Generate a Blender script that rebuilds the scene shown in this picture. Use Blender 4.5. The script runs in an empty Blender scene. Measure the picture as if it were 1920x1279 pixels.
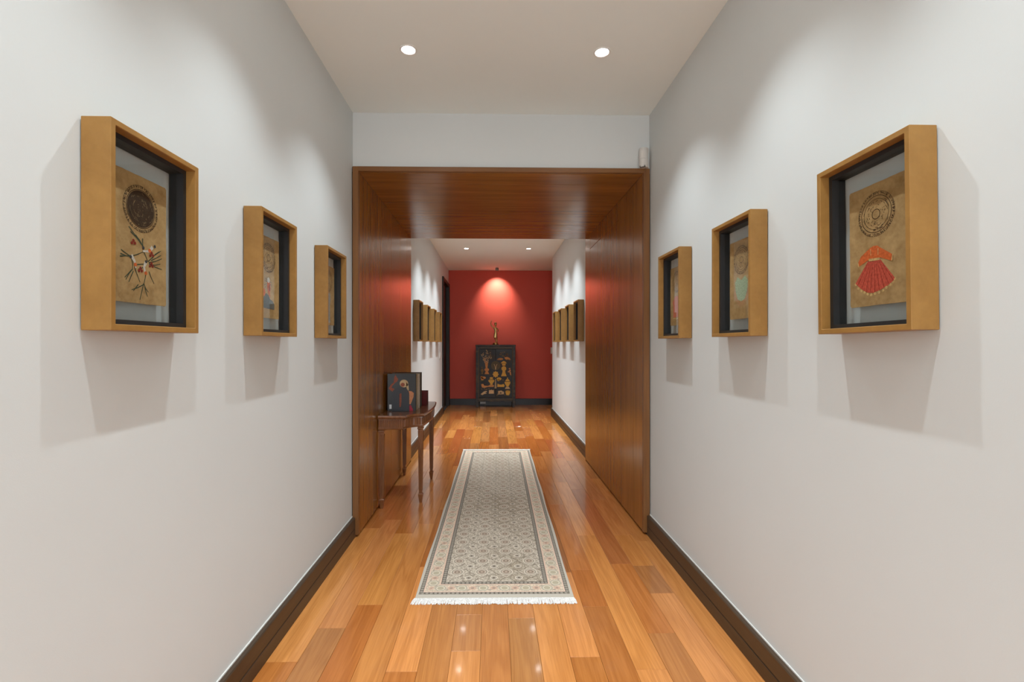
import bpy, bmesh, math, random
from mathutils import Vector, Matrix
random.seed(7)
PI = math.pi
scn = bpy.context.scene
C = scn.collection

# ------------------------------------------------------------------ camera, world, exposure
CAMH = 1.269
TH = 17.8 / 880.0
cd = bpy.data.cameras.new('camera'); cam = bpy.data.objects.new('camera', cd); C.objects.link(cam)
cam.location = (0, 0, CAMH); cam.rotation_euler = (PI / 2, 0, -TH)
cd.sensor_width = 36; cd.lens = 880 / 1920 * 36; cd.clip_start = 0.02
cd.shift_x = (960 - 942.8) / 1920; cd.shift_y = 5.5 / 1920
scn.camera = cam
w = bpy.data.worlds.new('world'); scn.world = w; w.use_nodes = True
w.node_tree.nodes['Background'].inputs[0].default_value = (0.93, 0.97, 1.0, 1)
w.node_tree.nodes['Background'].inputs[1].default_value = 5.9
vs = scn.view_settings
vs.view_transform = 'Standard'; vs.look = 'None'; vs.gamma = 1; vs.use_curve_mapping = False
vs.exposure = 0.0
LAMP_W = 56.0            # each near ceiling downlight
LAMP_FAR = 108.0         # each downlight of the far hallway
LAMP_COL = (0.925, 1.01, 1.06)

# ------------------------------------------------------------------ node helpers
def lin(c):
    c = c / 255.0
    return c / 12.92 if c <= 0.04045 else ((c + 0.055) / 1.055) ** 2.4
def S(r, g, b): return (lin(r), lin(g), lin(b), 1)

class E:
    """a float socket with arithmetic"""
    def __init__(s, nt, sock): s.nt = nt; s.s = sock
    def op(s, o, *a):
        n = s.nt.nodes.new('ShaderNodeMath'); n.operation = o
        for i, x in enumerate((s,) + a):
            if isinstance(x, E): s.nt.links.new(x.s, n.inputs[i])
            else: n.inputs[i].default_value = x
        return E(s.nt, n.outputs[0])
    def __add__(s, o): return s.op('ADD', o)
    def __sub__(s, o): return s.op('SUBTRACT', o)
    def __rsub__(s, o): return s.op('MULTIPLY', -1.0).op('ADD', o)
    def __mul__(s, o): return s.op('MULTIPLY', o)
    def __truediv__(s, o): return s.op('DIVIDE', o)
    __radd__ = __add__; __rmul__ = __mul__
    def abs(s): return s.op('ABSOLUTE')
    def fr(s): return s.op('FRACT')
    def sin(s): return s.op('SINE')
    def min(s, o): return s.op('MINIMUM', o)
    def max(s, o): return s.op('MAXIMUM', o)
    def lt(s, o): return s.op('LESS_THAN', o)
    def gt(s, o): return s.op('GREATER_THAN', o)
    def clamp(s): return s.op('MAXIMUM', 0.0).op('MINIMUM', 1.0)
    def soft(s, a, b):
        n = s.nt.nodes.new('ShaderNodeMapRange'); s.nt.links.new(s.s, n.inputs[0])
        n.inputs[1].default_value = a; n.inputs[2].default_value = b
        return E(s.nt, n.outputs[0])
def length(a, b): return (a * a + b * b).op('SQRT')

class Mat:
    def __init__(s, name, col=(0.5, 0.5, 0.5, 1), rough=0.5, spec=0.5, metal=0.0, coat=0.0, coat_rough=0.1):
        s.m = bpy.data.materials.new(name); s.m.use_nodes = True
        s.nt = s.m.node_tree; s.b = s.nt.nodes['Principled BSDF']
        s.b.inputs['Base Color'].default_value = col; s.b.inputs['Roughness'].default_value = rough
        s.b.inputs['Specular IOR Level'].default_value = spec; s.b.inputs['Metallic'].default_value = metal
        s.b.inputs['Coat Weight'].default_value = coat; s.b.inputs['Coat Roughness'].default_value = coat_rough
    def link(s, a, b): s.nt.links.new(a.s if isinstance(a, E) else a, b)
    def new(s, t): return s.nt.nodes.new(t)
    def coord(s, kind='Object'): return s.new('ShaderNodeTexCoord').outputs[kind]
    def xyz(s, kind='Object'):
        n = s.new('ShaderNodeSeparateXYZ'); s.link(s.coord(kind), n.inputs[0])
        return [E(s.nt, o) for o in n.outputs]
    def mapped(s, scale, kind='Object', src=None):
        n = s.new('ShaderNodeMapping'); n.inputs['Scale'].default_value = scale
        s.link(src if src is not None else s.coord(kind), n.inputs[0]); return n.outputs[0]
    def noise(s, vec, scale=1.0, detail=4, rough=0.55, dist=0.0, out=0):
        n = s.new('ShaderNodeTexNoise'); n.inputs['Scale'].default_value = scale; n.inputs['Detail'].default_value = detail
        n.inputs['Roughness'].default_value = rough; n.inputs['Distortion'].default_value = dist
        if vec is not None: s.link(vec, n.inputs['Vector'])
        return E(s.nt, n.outputs[out])
    def vor(s, vec, scale, feature='F1'):
        n = s.new('ShaderNodeTexVoronoi'); n.feature = feature; n.inputs['Scale'].default_value = scale
        if vec is not None: s.link(vec, n.inputs['Vector'])
        return E(s.nt, n.outputs[0])
    def mix(s, f, a, b, mode='MIX'):
        n = s.new('ShaderNodeMix'); n.data_type = 'RGBA'; n.blend_type = mode
        for sock, x in ((n.inputs[0], f), (n.inputs[6], a), (n.inputs[7], b)):
            if isinstance(x, E): s.link(x, sock)
            elif hasattr(x, 'is_output'): s.nt.links.new(x, sock)
            else: sock.default_value = x
        return n.outputs[2]
    def color(s, sock): s.nt.links.new(sock, s.b.inputs['Base Color'])
    def bump(s, h, strength=0.2, dist=0.01):
        n = s.new('ShaderNodeBump'); n.inputs['Strength'].default_value = strength; n.inputs['Distance'].default_value = dist
        s.link(h, n.inputs['Height']); s.nt.links.new(n.outputs[0], s.b.inputs['Normal'])
    def rough(s, e): s.link(e, s.b.inputs['Roughness'])

# ------------------------------------------------------------------ materials
def m_plaster(name, col, rough=0.75, bump=0.06):
    m = Mat(name, col, rough, 0.3)
    n = m.noise(m.mapped((1, 1, 1)), 2.0, 3)
    d = tuple(c * 0.95 for c in col[:3]) + (1,)
    m.color(m.mix(n, d, col))
    wv = m.noise(m.mapped((1, 1, 1)), 420, 2)
    m.bump(wv, bump, 0.002)
    return m.m
WALL = m_plaster('wall_paint', (0.665, 0.695, 0.69, 1))
CEIL = m_plaster('ceiling_paint', (0.86, 0.91, 0.885, 1), 0.85, 0.03)
RED = m_plaster('red_paint', (0.64, 0.105, 0.078, 1), 0.6, 0.12)
def m_wood(name, dark, light, scale, rough=0.3, spec=0.5, coat=0.0, coat_rough=0.1, bump=0.05, use_rand=False):
    m = Mat(name, light, rough, spec, 0, coat, coat_rough)
    v = m.mapped(scale)
    n1 = m.noise(v, 1.0, 6, 0.6, 0.5)
    n2 = m.noise(m.mapped(tuple(k * 6 for k in scale)), 1.0, 3, 0.5)
    f = (n1 * 0.75 + n2 * 0.35).soft(0.32, 0.78)
    m.color(m.mix(f, dark, light))
    m.bump(n2, bump, 0.002)
    return m.m
# portal lining: dark cherry veneer, satin lacquer
PORT_V = m_wood('portal_veneer_upright', (0.19, 0.070, 0.007, 1), (0.38, 0.155, 0.019, 1), (14, 14, 0.7), 0.26, 0.5, 0.25, 0.18)
PORT_H = m_wood('portal_veneer_soffit', (0.19, 0.070, 0.007, 1), (0.38, 0.155, 0.019, 1), (0.7, 14, 14), 0.26, 0.5, 0.25, 0.18)
CASING = m_wood('portal_casing_wood', (0.15, 0.06, 0.017, 1), (0.26, 0.115, 0.033, 1), (16, 16, 0.8), 0.35, 0.5)
GAPM = Mat('dark_gap', (0.012, 0.007, 0.004, 1), 0.8, 0.2).m
BASEB = m_wood('baseboard_wood', (0.038, 0.022, 0.011, 1), (0.075, 0.045, 0.024, 1), (20, 1.0, 20), 0.4)
BASEX = m_wood('baseboard_black', (0.006, 0.007, 0.010, 1), (0.014, 0.014, 0.017, 1), (1.0, 20, 20), 0.4)
DOORM = m_wood('black_door_wood', (0.006, 0.005, 0.005, 1), (0.016, 0.012, 0.010, 1), (14, 14, 0.8), 0.45)
FRAMEW = m_wood('frame_wood', (0.265, 0.132, 0.030, 1), (0.37, 0.195, 0.050, 1), (9, 9, 9), 0.42, 0.4)
LINER = Mat('frame_liner_black', (0.02, 0.02, 0.021, 1), 0.45, 0.4).m
MAHOG = m_wood('mahogany', (0.12, 0.042, 0.015, 1), (0.29, 0.115, 0.042, 1), (16, 16, 2), 0.24, 0.5, 0.3, 0.12)
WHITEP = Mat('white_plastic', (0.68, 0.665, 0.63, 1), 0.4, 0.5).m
LENSW = Mat('sensor_lens', (0.72, 0.70, 0.66, 1), 0.3, 0.5).m
METALB = Mat('black_metal', (0.02, 0.023, 0.03, 1), 0.4, 0.5).m
BRASS = Mat('brass_patina', (0.36, 0.235, 0.085, 1), 0.32, 0.5, 1.0)
_n = BRASS.noise(BRASS.mapped((30, 30, 30)), 1, 4); BRASS.color(BRASS.mix(_n.soft(0.35, 0.65), (0.20, 0.13, 0.045, 1), (0.66, 0.46, 0.19, 1))); BRASS = BRASS.m
STEEL = Mat('lamp_ring', (0.75, 0.74, 0.72, 1), 0.4, 0.5).m
def m_emit(name, col, s):
    m = Mat(name, col, 0.5); m.b.inputs['Emission Color'].default_value = col; m.b.inputs['Emission Strength'].default_value = s; return m.m
LENS = m_emit('lamp_lens_glow', (1, 0.97, 0.92, 1), 45)
def m_glass():
    m = bpy.data.materials.new('picture_glass'); m.use_nodes = True; nt = m.node_tree; nt.nodes.clear()
    o = nt.nodes.new('ShaderNodeOutputMaterial'); mx = nt.nodes.new('ShaderNodeMixShader')
    t = nt.nodes.new('ShaderNodeBsdfTransparent'); t.inputs[0].default_value = (0.95, 0.96, 0.955, 1)
    g = nt.nodes.new('ShaderNodeBsdfGlossy'); g.inputs['Roughness'].default_value = 0.01
    lw = nt.nodes.new('ShaderNodeLayerWeight'); lw.inputs[0].default_value = 0.5
    f = E(nt, lw.outputs['Facing']).op('POWER', 5.0) * 0.7 + 0.03
    nt.links.new(f.s, mx.inputs[0]); nt.links.new(t.outputs[0], mx.inputs[1]); nt.links.new(g.outputs[0], mx.inputs[2])
    nt.links.new(mx.outputs[0], o.inputs[0]); return m
GLASS = m_glass()
def m_paper():
    m = Mat('aged_paper', (0.4, 0.27, 0.12, 1), 0.8, 0.2)
    v = m.coord('Object')
    n = m.noise(v, 22, 6, 0.7); n2 = m.noise(v, 170, 4, 0.7)
    c = m.mix(n.soft(0.3, 0.7), (0.32, 0.19, 0.075, 1), (0.56, 0.37, 0.17, 1))
    c = m.mix(n2.soft(0.66, 0.8) * 0.5, c, (0.62, 0.50, 0.32, 1))
    c = m.mix(n2.soft(0.36, 0.25) * 0.5, c, (0.20, 0.12, 0.05, 1))
    m.color(c); return m.m
PAPER = m_paper()
def flat(name, col, rough=0.75):
    m = Mat(name, col, rough, 0.2)
    n = m.noise(m.coord('Object'), 150, 3); d = tuple(c * 0.7 for c in col[:3]) + (1,)
    m.color(m.mix(n.soft(0.35, 0.65), d, col)); return m.m
INK = flat('seal_ink', S(88, 68, 48)); INKD = flat('seal_ink_dark', S(70, 54, 40)); INKL = flat('seal_ink_pale', S(142, 118, 86))
P_ORANGE = flat('paint_orange', S(226, 112, 58)); P_RED = flat('paint_red', S(216, 94, 74)); P_PLEAT = flat('paint_pleat', S(172, 62, 50)); P_CREAM = flat('paint_cream', S(226, 190, 128))
P_DKRED = flat('paint_dark_red', S(146, 52, 40)); P_GREEN = flat('paint_green', S(72, 84, 66)); P_WHITE = flat('paint_white', S(220, 212, 200))
P_MINT = flat('paint_mint', S(170, 188, 150)); P_PINK = flat('paint_pink', S(214, 150, 120)); P_CORAL = flat('paint_coral', S(222, 120, 96))
P_GREY = flat('paint_grey', S(176, 176, 172)); P_DKGREY = flat('paint_dark_grey', S(70, 74, 78)); P_BLUE = flat('paint_blue_grey', S(98, 106, 108))
GOLD = flat('lacquer_gold', (0.72, 0.40, 0.075, 1), 0.5); GOLDR = flat('lacquer_rust_gold', (0.62, 0.27, 0.09, 1), 0.5); GOLDP = flat('lacquer_pale_gold', (0.66, 0.44, 0.23, 1), 0.5)
GOLDD = flat('lacquer_dim_gold', (0.22, 0.135, 0.05, 1), 0.5)
def m_lacquer():
    m = Mat('black_lacquer', (0.014, 0.012, 0.012, 1), 0.35, 0.25)
    n = m.noise(m.mapped((6, 6, 6)), 1, 5, 0.7)
    c = m.mix(n.soft(0.5, 0.72), (0.012, 0.011, 0.012, 1), (0.045, 0.028, 0.014, 1))
    m.color(c); m.rough(n.soft(0.2, 0.9) * 0.3 + 0.25); return m.m
LACQ = m_lacquer()
def m_rim():
    m = Mat('worn_lacquer', (0.03, 0.024, 0.018, 1), 0.4, 0.3)
    n = m.noise(m.mapped((5, 5, 14)), 1, 6, 0.7)
    m.color(m.mix(n.soft(0.45, 0.7), (0.016, 0.016, 0.017, 1), (0.085, 0.055, 0.026, 1))); return m.m
LACR = m_rim()
def m_plank():
    m = Mat('floor_plank_wood', (0.5, 0.25, 0.1, 1), 0.2, 0.5, 0, 0.35, 0.06)
    oi = m.new('ShaderNodeObjectInfo')
    add = m.new('ShaderNodeVectorMath'); add.operation = 'ADD'
    sc = m.new('ShaderNodeVectorMath'); sc.operation = 'SCALE'; sc.inputs['Scale'].default_value = 40.0
    cmb = m.new('ShaderNodeCombineXYZ'); 
    for i in range(3): m.nt.links.new(oi.outputs['Random'], cmb.inputs[i])
    m.nt.links.new(cmb.outputs[0], sc.inputs[0]); m.nt.links.new(m.coord('Object'), add.inputs[0]); m.nt.links.new(sc.outputs[0], add.inputs[1])
    v = add.outputs[0]
    big = m.noise(m.mapped((13, 0.9, 13), src=v), 1, 3, 0.5, 0.6)
    ring = (big * 34.0).sin() * 0.5 + 0.5
    fine = m.noise(m.mapped((160, 5, 160), src=v), 1, 3, 0.6)
    tone = m.noise(m.mapped((5, 0.8, 5), src=v), 1, 2, 0.5)
    f = (ring * 0.22 + fine * 0.62 + tone * 0.45).soft(0.25, 1.0)
    drk = m.mix(1.0, oi.outputs['Color'], (0.66, 0.56, 0.46, 1), 'MULTIPLY')
    lgt = m.mix(1.0, oi.outputs['Color'], (1.12, 1.14, 1.18, 1), 'MULTIPLY')
    m.color(m.mix(f, drk, lgt))
    m.rough(tone * 0.10 + 0.15)
    wav = m.noise(m.mapped((3.0, 3.0, 3.0)), 1, 2, 0.5)
    m.bump(fine * 0.15 + wav, 0.10, 0.004)
    return m.m
PLANK = m_plank()

RUG_W, RUG_L = 0.79, 3.27
def m_rug():
    m = Mat('rug_wool', (0.5, 0.45, 0.4, 1), 0.85, 0.15)
    x, y, z = m.xyz('Object')
    wob = m.noise(m.coord('Object'), 30, 2)
    ax, ay = x.abs(), y.abs()
    dx = RUG_W / 2 - ax; dy = RUG_L / 2 - ay - 0.022
    d = dx.min(dy)
    isend = dy.lt(dx)
    t = x * isend + y * (1.0 - isend) if False else (x * isend + y * (1 - isend))
    dist = wob * 0.06
    # --- field
    pu = x / 0.135 + dist; pv = y / 0.130 + dist
    fu = (pu + 10.0).fr() - 0.5; fv = (pv + 30.0).fr() - 0.5
    gu = (pu + 10.5).fr() - 0.5; gv = (pv + 30.5).fr() - 0.5
    r1 = length(fu, fv); r2 = length(gu, gv)
    vor = m.vor(m.mapped((1, 1, 0.0)), 62, 'DISTANCE_TO_EDGE')
    vor2 = m.vor(m.mapped((1, 1, 0.0)), 110, 'F1')
    FIELD = S(206, 194, 176); DARK = S(108, 94, 80); CREAM = S(222, 210, 192); ROSE = S(178, 150, 130); GREY = S(160, 150, 137)
    ab = m.noise(m.mapped((2.2, 1.5, 1.0)), 1, 4, 0.6)
    base = m.mix(ab.soft(0.40, 0.68), FIELD, S(172, 157, 136))
    c = m.mix(vor.lt(0.10) * 0.55, base, DARK)
    c = m.mix(vor2.lt(0.22) * 0.55, c, GREY)
    vine = ((fu * 6.2832).sin() * 0.23 - fv).abs().lt(0.03)
    vine2 = ((fv * 6.2832).sin() * 0.23 + fu).abs().lt(0.03)
    c = m.mix(vine.max(vine2) * 0.6, c, DARK)
    dia = ((fu.abs() + fv.abs()) - 0.44).abs().lt(0.035)
    c = m.mix(dia * 0.35, c, CREAM)
    c = m.mix(r1.lt(0.28) * 0.75, c, CREAM)
    c = m.mix(r1.lt(0.24) * 0.8, c, FIELD)
    c = m.mix((r1 - 0.205).abs().lt(0.025) * 0.6, c, DARK)
    c = m.mix(r1.lt(0.16) * 0.6, c, ROSE)
    c = m.mix((r1 - 0.09).abs().lt(0.03) * 0.7, c, DARK)
    c = m.mix(r2.lt(0.16) * 0.8, c, CREAM)
    c = m.mix(r2.lt(0.12) * 0.8, c, GREY)
    c = m.mix(r2.lt(0.055) * 0.9, c, DARK)
    # --- guard stripe with beads
    bead = length((t / 0.020 + 50.0).fr() - 0.5, d * 0.0)
    def guard(cc, a, b):
        mid = (a + b) / 2
        msk = (d - mid).abs().lt((b - a) / 2)
        cc = m.mix(msk, cc, S(112, 104, 95))
        bd = length((t / 0.022 + 50.0).fr() - 0.5, (d - mid) / 0.022).lt(0.36)
        cc = m.mix(msk * bd * 0.85, cc, S(168, 160, 146))
        return cc
    # --- main border
    PEACH = S(222, 202, 178)
    mb = (d - 0.0735).abs().lt(0.0385)
    acr = (d - 0.0735) / 0.11
    q = (t / 0.11 + 40.0 + dist).fr() - 0.5; q2 = (t / 0.11 + 40.5 + dist).fr() - 0.5
    bc = m.mix(vor.lt(0.10) * 0.4, PEACH, S(140, 128, 118))
    bv = ((t * (6.2832 / 0.11)).sin() * 0.17 - acr).abs().lt(0.045)
    bc = m.mix(bv * 0.4, bc, S(112, 104, 100))
    rb = length(q, acr); rb2 = length(q2, acr)
    bc = m.mix(rb.lt(0.27) * 0.9, bc, S(216, 206, 184))
    bc = m.mix((rb - 0.235).abs().lt(0.03) * 0.5, bc, S(136, 128, 116))
    bc = m.mix(rb.lt(0.15) * 0.8, bc, S(172, 160, 136))
    bc = m.mix(rb2.lt(0.17) * 0.85, bc, S(206, 172, 150))
    bc = m.mix(rb2.lt(0.08) * 0.6, bc, S(140, 124, 112))
    c = m.mix(mb, c, bc)
    c = m.mix((d - 0.0365).abs().lt(0.003), c, S(226, 196, 176))
    c = m.mix((d - 0.1105).abs().lt(0.003), c, S(222, 190, 168))
    c = guard(c, 0.014, 0.034); c = guard(c, 0.114, 0.137)
    # --- plain outer edge
    c = m.mix(d.lt(0.013), c, S(196, 188, 174))
    m.color(c)
    pile = m.noise(m.coord('Object'), 900, 2); m.bump(pile, 0.35, 0.003)
    return m.m
RUG = m_rug()
FRINGE = flat('fringe_cotton', (0.90, 0.88, 0.85, 1), 0.85)

# ------------------------------------------------------------------ mesh helpers
def obj(name, bm, mat, parent=None, smooth=False):
    me = bpy.data.meshes.new(name); bmesh.ops.recalc_face_normals(bm, faces=bm.faces) if bm.faces else None
    bm.to_mesh(me); bm.free()
    if mat: me.materials.append(mat)
    if smooth:
        for p in me.polygons: p.use_smooth = True
    o = bpy.data.objects.new(name, me); C.objects.link(o)
    if parent: o.parent = parent
    return o
def B(): return bmesh.new()
def box(bm, x0, x1, y0, y1, z0, z1):
    v = [bm.verts.new((x, y, z)) for z in (z0, z1) for x, y in ((x0, y0), (x1, y0), (x1, y1), (x0, y1))]
    for f in ((0, 1, 2, 3), (4, 5, 6, 7), (0, 1, 5, 4), (1, 2, 6, 5), (2, 3, 7, 6), (3, 0, 4, 7)): bm.faces.new([v[i] for i in f])
    return bm
def cbox(bm, x0, x1, y0, y1, z0, z1, b=0.003):
    """box with chamfered edges"""
    t = B(); box(t, x0, x1, y0, y1, z0, z1); bmesh.ops.recalc_face_normals(t, faces=t.faces)
    bmesh.ops.bevel(t, geom=t.edges[:], offset=b, segments=1, affect='EDGES', profile=0.5)
    me = bpy.data.meshes.new('tmp'); t.to_mesh(me); t.free(); bm.from_mesh(me); bpy.data.meshes.remove(me); return bm
def ring(bm, w_, h_, iw, ih, y0, y1, zc=0.0):
    """rectangular picture-frame ring in local x/z, depth y0..y1"""
    L = []
    for y in (y0, y1):
        L.append([bm.verts.new((sx * a / 2, y, zc + sz * b / 2)) for a, b in ((w_, h_), (iw, ih)) for sx, sz in ((-1, -1), (1, -1), (1, 1), (-1, 1))])
    for i in range(4):
        j = (i + 1) % 4
        bm.faces.new((L[0][i], L[0][j], L[0][4 + j], L[0][4 + i])); bm.faces.new((L[1][i], L[1][j], L[1][4 + j], L[1][4 + i]))
        bm.faces.new((L[0][i], L[0][j], L[1][j], L[1][i])); bm.faces.new((L[0][4 + i], L[0][4 + j], L[1][4 + j], L[1][4 + i]))
    return bm
def prism(bm, pts, f0, f1):
    """polygon pts mapped by f0 / f1 to two 3-D outlines and joined"""
    a = [bm.verts.new(f0(*p)) for p in pts]; b = [bm.verts.new(f1(*p)) for p in pts]
    bm.faces.new(a); bm.faces.new(b); n = len(pts)
    for i in range(n): bm.faces.new((a[i], a[(i + 1) % n], b[(i + 1) % n], b[i]))
    return bm
def lathe(bm, prof, c=(0, 0, 0), n=20, half=None):
    """profile [(r,z)] around vertical axis"""
    rows = []
    for r, z in prof: rows.append([bm.verts.new((c[0] + r * math.cos(2 * PI * k / n), c[1] + r * math.sin(2 * PI * k / n), c[2] + z)) for k in range(n)])
    for a, b in zip(rows, rows[1:]):
        for k in range(n): bm.faces.new((a[k], a[(k + 1) % n], b[(k + 1) % n], b[k]))
    bm.faces.new(rows[0]); bm.faces.new(rows[-1]); return bm
def empty(name, loc=(0, 0, 0), rz=0.0):
    o = bpy.data.objects.new(name, None); C.objects.link(o); o.location = loc; o.rotation_euler = (0, 0, rz); o.empty_display_size = 0.05; return o
def tag(o, label, cat, group=None):
    o['label'] = label; o['category'] = cat
    if group: o['group'] = group
    return o
def struct(o, label=None, cat=None):
    o['kind'] = 'structure'
    if label: o['label'] = label
    if cat: o['category'] = cat
    return o

# ------------------------------------------------------------------ the room
XL, XR = -0.93, 1.045
YB, YP0, YP1, YR = -3.2, 3.11, 5.07, 9.78     # back, portal front, portal end, red wall
YRE = 8.30                                     # right wall ends, side passage begins
HC = 2.80; ZS = 2.405                          # ceiling, portal soffit
bm = B(); box(bm, -1.3, 3.6, YB - 0.1, YR + 0.1, -0.10, -0.016); floor = struct(obj('floor', bm, GAPM), 'honey and reddish brown glossy hardwood plank floor of the hallway', 'floor')
bm = B(); box(bm, -1.3, 3.6, YB - 0.1, YR + 0.1, HC, HC + 0.1); struct(obj('ceiling', bm, CEIL), 'plain warm white hallway ceiling with recessed spotlights', 'ceiling')
DY0, DY1, DZ = 8.60, 9.66, 2.45
bm = B(); box(bm, XL - 0.12, XL, YB, DY0, 0, HC); box(bm, XL - 0.12, XL, DY1, YR, 0, HC); box(bm, XL - 0.12, XL, DY0, DY1, DZ, HC)
struct(obj('wall_left', bm, WALL), 'pale grey wall on the left, hung with box-framed pictures', 'wall')
bm = B(); box(bm, XR, XR + 0.12, YB, YRE, 0, HC); struct(obj('wall_right', bm, WALL), 'pale grey wall on the right, hung with box-framed pictures', 'wall')
bm = B(); box(bm, XL - 0.12, 3.5, YR, YR + 0.1, 0, HC); struct(obj('wall_front', bm, RED), 'dark red end wall behind the black cabinet', 'wall')
bm = B(); box(bm, XR + 0.12, 3.5, YRE - 0.12, YRE, 0, HC); struct(obj('wall_passage_near', bm, WALL), 'pale grey wall of the side passage round the corner', 'wall')
bm = B(); box(bm, 3.4, 3.5, YRE, YR, 0, HC); struct(obj('wall_passage_end', bm, WALL), 'pale grey wall closing the side passage', 'wall')
bm = B(); box(bm, XL - 0.12, -0.80, YB - 0.1, YB, 0, HC); box(bm, 0.92, XR + 0.12, YB - 0.1, YB, 0, HC); box(bm, -0.80, 0.92, YB - 0.1, YB, 2.5, HC)  # unseen wall, its opening added to let world light in as fill
struct(obj('wall_back', bm, WALL), 'unseen pale grey wall behind the viewer, wide opening added for fill light', 'wall')
bm = B(); box(bm, XL, XR, YP0 + 0.015, YP1 - 0.005, ZS + 0.028, HC); struct(obj('wall_header', bm, WALL), 'grey wall strip above the dark wood portal', 'wall')

# floor planks, one object each
PW = 0.1215
TONES = {'p': (0.62, 0.308, 0.116), 'g': (0.58, 0.282, 0.098), 't': (0.50, 0.235, 0.088), 'o': (0.47, 0.200, 0.062), 'd': (0.42, 0.168, 0.048), 'b': (0.37, 0.155, 0.055), 'r': (0.42, 0.148, 0.050), 'y': (0.45, 0.225, 0.095)}
# joints along the hallway seen in the photograph: column -> [(start, end, tone)]
SEEN = {0: [(0.95, 1.89, 'o'), (1.89, 3.25, 'p')], 1: [(0.9, 2.11, 'y'), (2.11, 3.4, 'p'), (6.85, 7.67, 'b')],
        2: [(0.9, 2.295, 'd'), (2.295, 3.155, 'p'), (3.155, 4.3, 'o'), (6.9, 7.9, 'g'), (7.9, 8.6, 'd')], 3: [(1.0, 3.32, 'p'), (3.32, 4.4, 't'), (6.3, 7.0, 'r'), (7.0, 8.4, 'p'), (8.4, 8.97, 'd')],
        4: [(0.8, 1.825, 'o'), (1.825, 2.68, 'p'), (2.68, 3.6, 'd'), (6.3, 6.95, 'o')], 5: [(1.2, 2.6, 't'), (6.0, 7.2, 'g')],
        6: [(1.1, 1.942, 'p'), (1.942, 2.202, 'y'), (2.202, 3.2, 't'), (6.1, 7.6, 'y')], 7: [(1.3, 2.8, 't')], 8: [(0.9, 2.17, 'y'), (2.17, 3.3, 't'), (8.9, 9.25, 'b')],
        9: [(1.2, 2.4, 'p'), (5.72, 5.97, 'r'), (5.97, 7.0, 'g')], 10: [(0.8, 1.896, 'o'), (1.896, 2.6, 'p'), (6.83, 7.2, 'd'), (7.2, 7.6, 'r'), (7.6, 8.6, 't')],
        11: [(1.1, 2.26, 'o'), (2.26, 2.63, 'd'), (2.63, 3.7, 'o'), (3.7, 4.6, 'y')], 12: [(0.9, 1.817, 'p'), (1.817, 3.1, 'g'), (3.1, 4.3, 'p'), (5.53, 6.27, 'd'), (6.27, 7.2, 'p')],
        13: [(1.0, 2.045, 't'), (2.045, 2.694, 'o'), (2.694, 4.08, 'b'), (4.08, 5.2, 't'), (7.2, 7.8, 'r')], 14: [(1.2, 2.373, 'p'), (2.373, 2.67, 'y'), (2.67, 3.1, 'g'), (3.1, 3.8, 't')], 15: [(1.3, 3.0, 'p'), (3.0, 4.4, 'g')]}
rp = random.Random(21)
def plank(x0, x1, y0, y1, tone):
    g = 0.0004; x0 += g; x1 -= g; y0 += g; y1 -= g; ch = 0.0008
    bm = B()
    lo = [bm.verts.new((x, y, -0.016)) for x, y in ((x0, y0), (x1, y0), (x1, y1), (x0, y1))]
    md = [bm.verts.new((x, y, -ch)) for x, y in ((x0, y0), (x1, y0), (x1, y1), (x0, y1))]
    hi = [bm.verts.new((x, y, 0.0)) for x, y in ((x0 + ch, y0 + ch), (x1 - ch, y0 + ch), (x1 - ch, y1 - ch), (x0 + ch, y1 - ch))]
    bm.faces.new(hi)
    for i in range(4):
        j = (i + 1) % 4
        bm.faces.new((lo[i], lo[j], md[j], md[i])); bm.faces.new((md[i], md[j], hi[j], hi[i]))
    o = obj('plank', bm, PLANK, floor)
    k = rp.uniform(0.93, 1.07); c = TONES[tone]
    o.color = (c[0] * k * 1.04, c[1] * k * 0.88 * rp.uniform(0.97, 1.03), c[2] * k * 0.66 * rp.uniform(0.92, 1.08), 1)
POOL = 'pppggggtttttoooyydbr'
for col in range(16):
    x0 = -0.903 + col * PW; x1 = x0 + PW
    if col == 0: x0 = XL
    if col == 15: x1 = XR
    y = YB; segs = sorted(SEEN.get(col, []))
    last = None
    while y < YR - 0.01:
        nxt = next((s for s in segs if s[0] >= y - 1e-6), None)
        lim = nxt[0] if nxt else YR
        if nxt and abs(nxt[0] - y) < 1e-6:
            plank(x0, x1, y, nxt[1], nxt[2]); y = nxt[1]; last = nxt[2]; continue
        step = rp.uniform(0.55, 1.5) if y > 1 else rp.uniform(1.2, 2.0)
        y2 = y + step
        if lim - y2 < 0.3: y2 = lim
        tn = rp.choice([k for k in POOL if k != last]); last = tn
        plank(x0, x1, y, y2, tn); y = y2
for col in range(16, 24):                       # boards of the side passage
    x0 = -0.903 + col * PW if col > 16 else XR; x1 = -0.903 + (col + 1) * PW
    if col == 23: x1 = 3.4
    y = YRE
    while y < YR - 0.01:
        y2 = min(YR, y + rp.uniform(0.5, 1.2)); y2 = YR if YR - y2 < 0.25 else y2
        plank(x0, x1, y, y2, rp.choice(POOL)); y = y2

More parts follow.
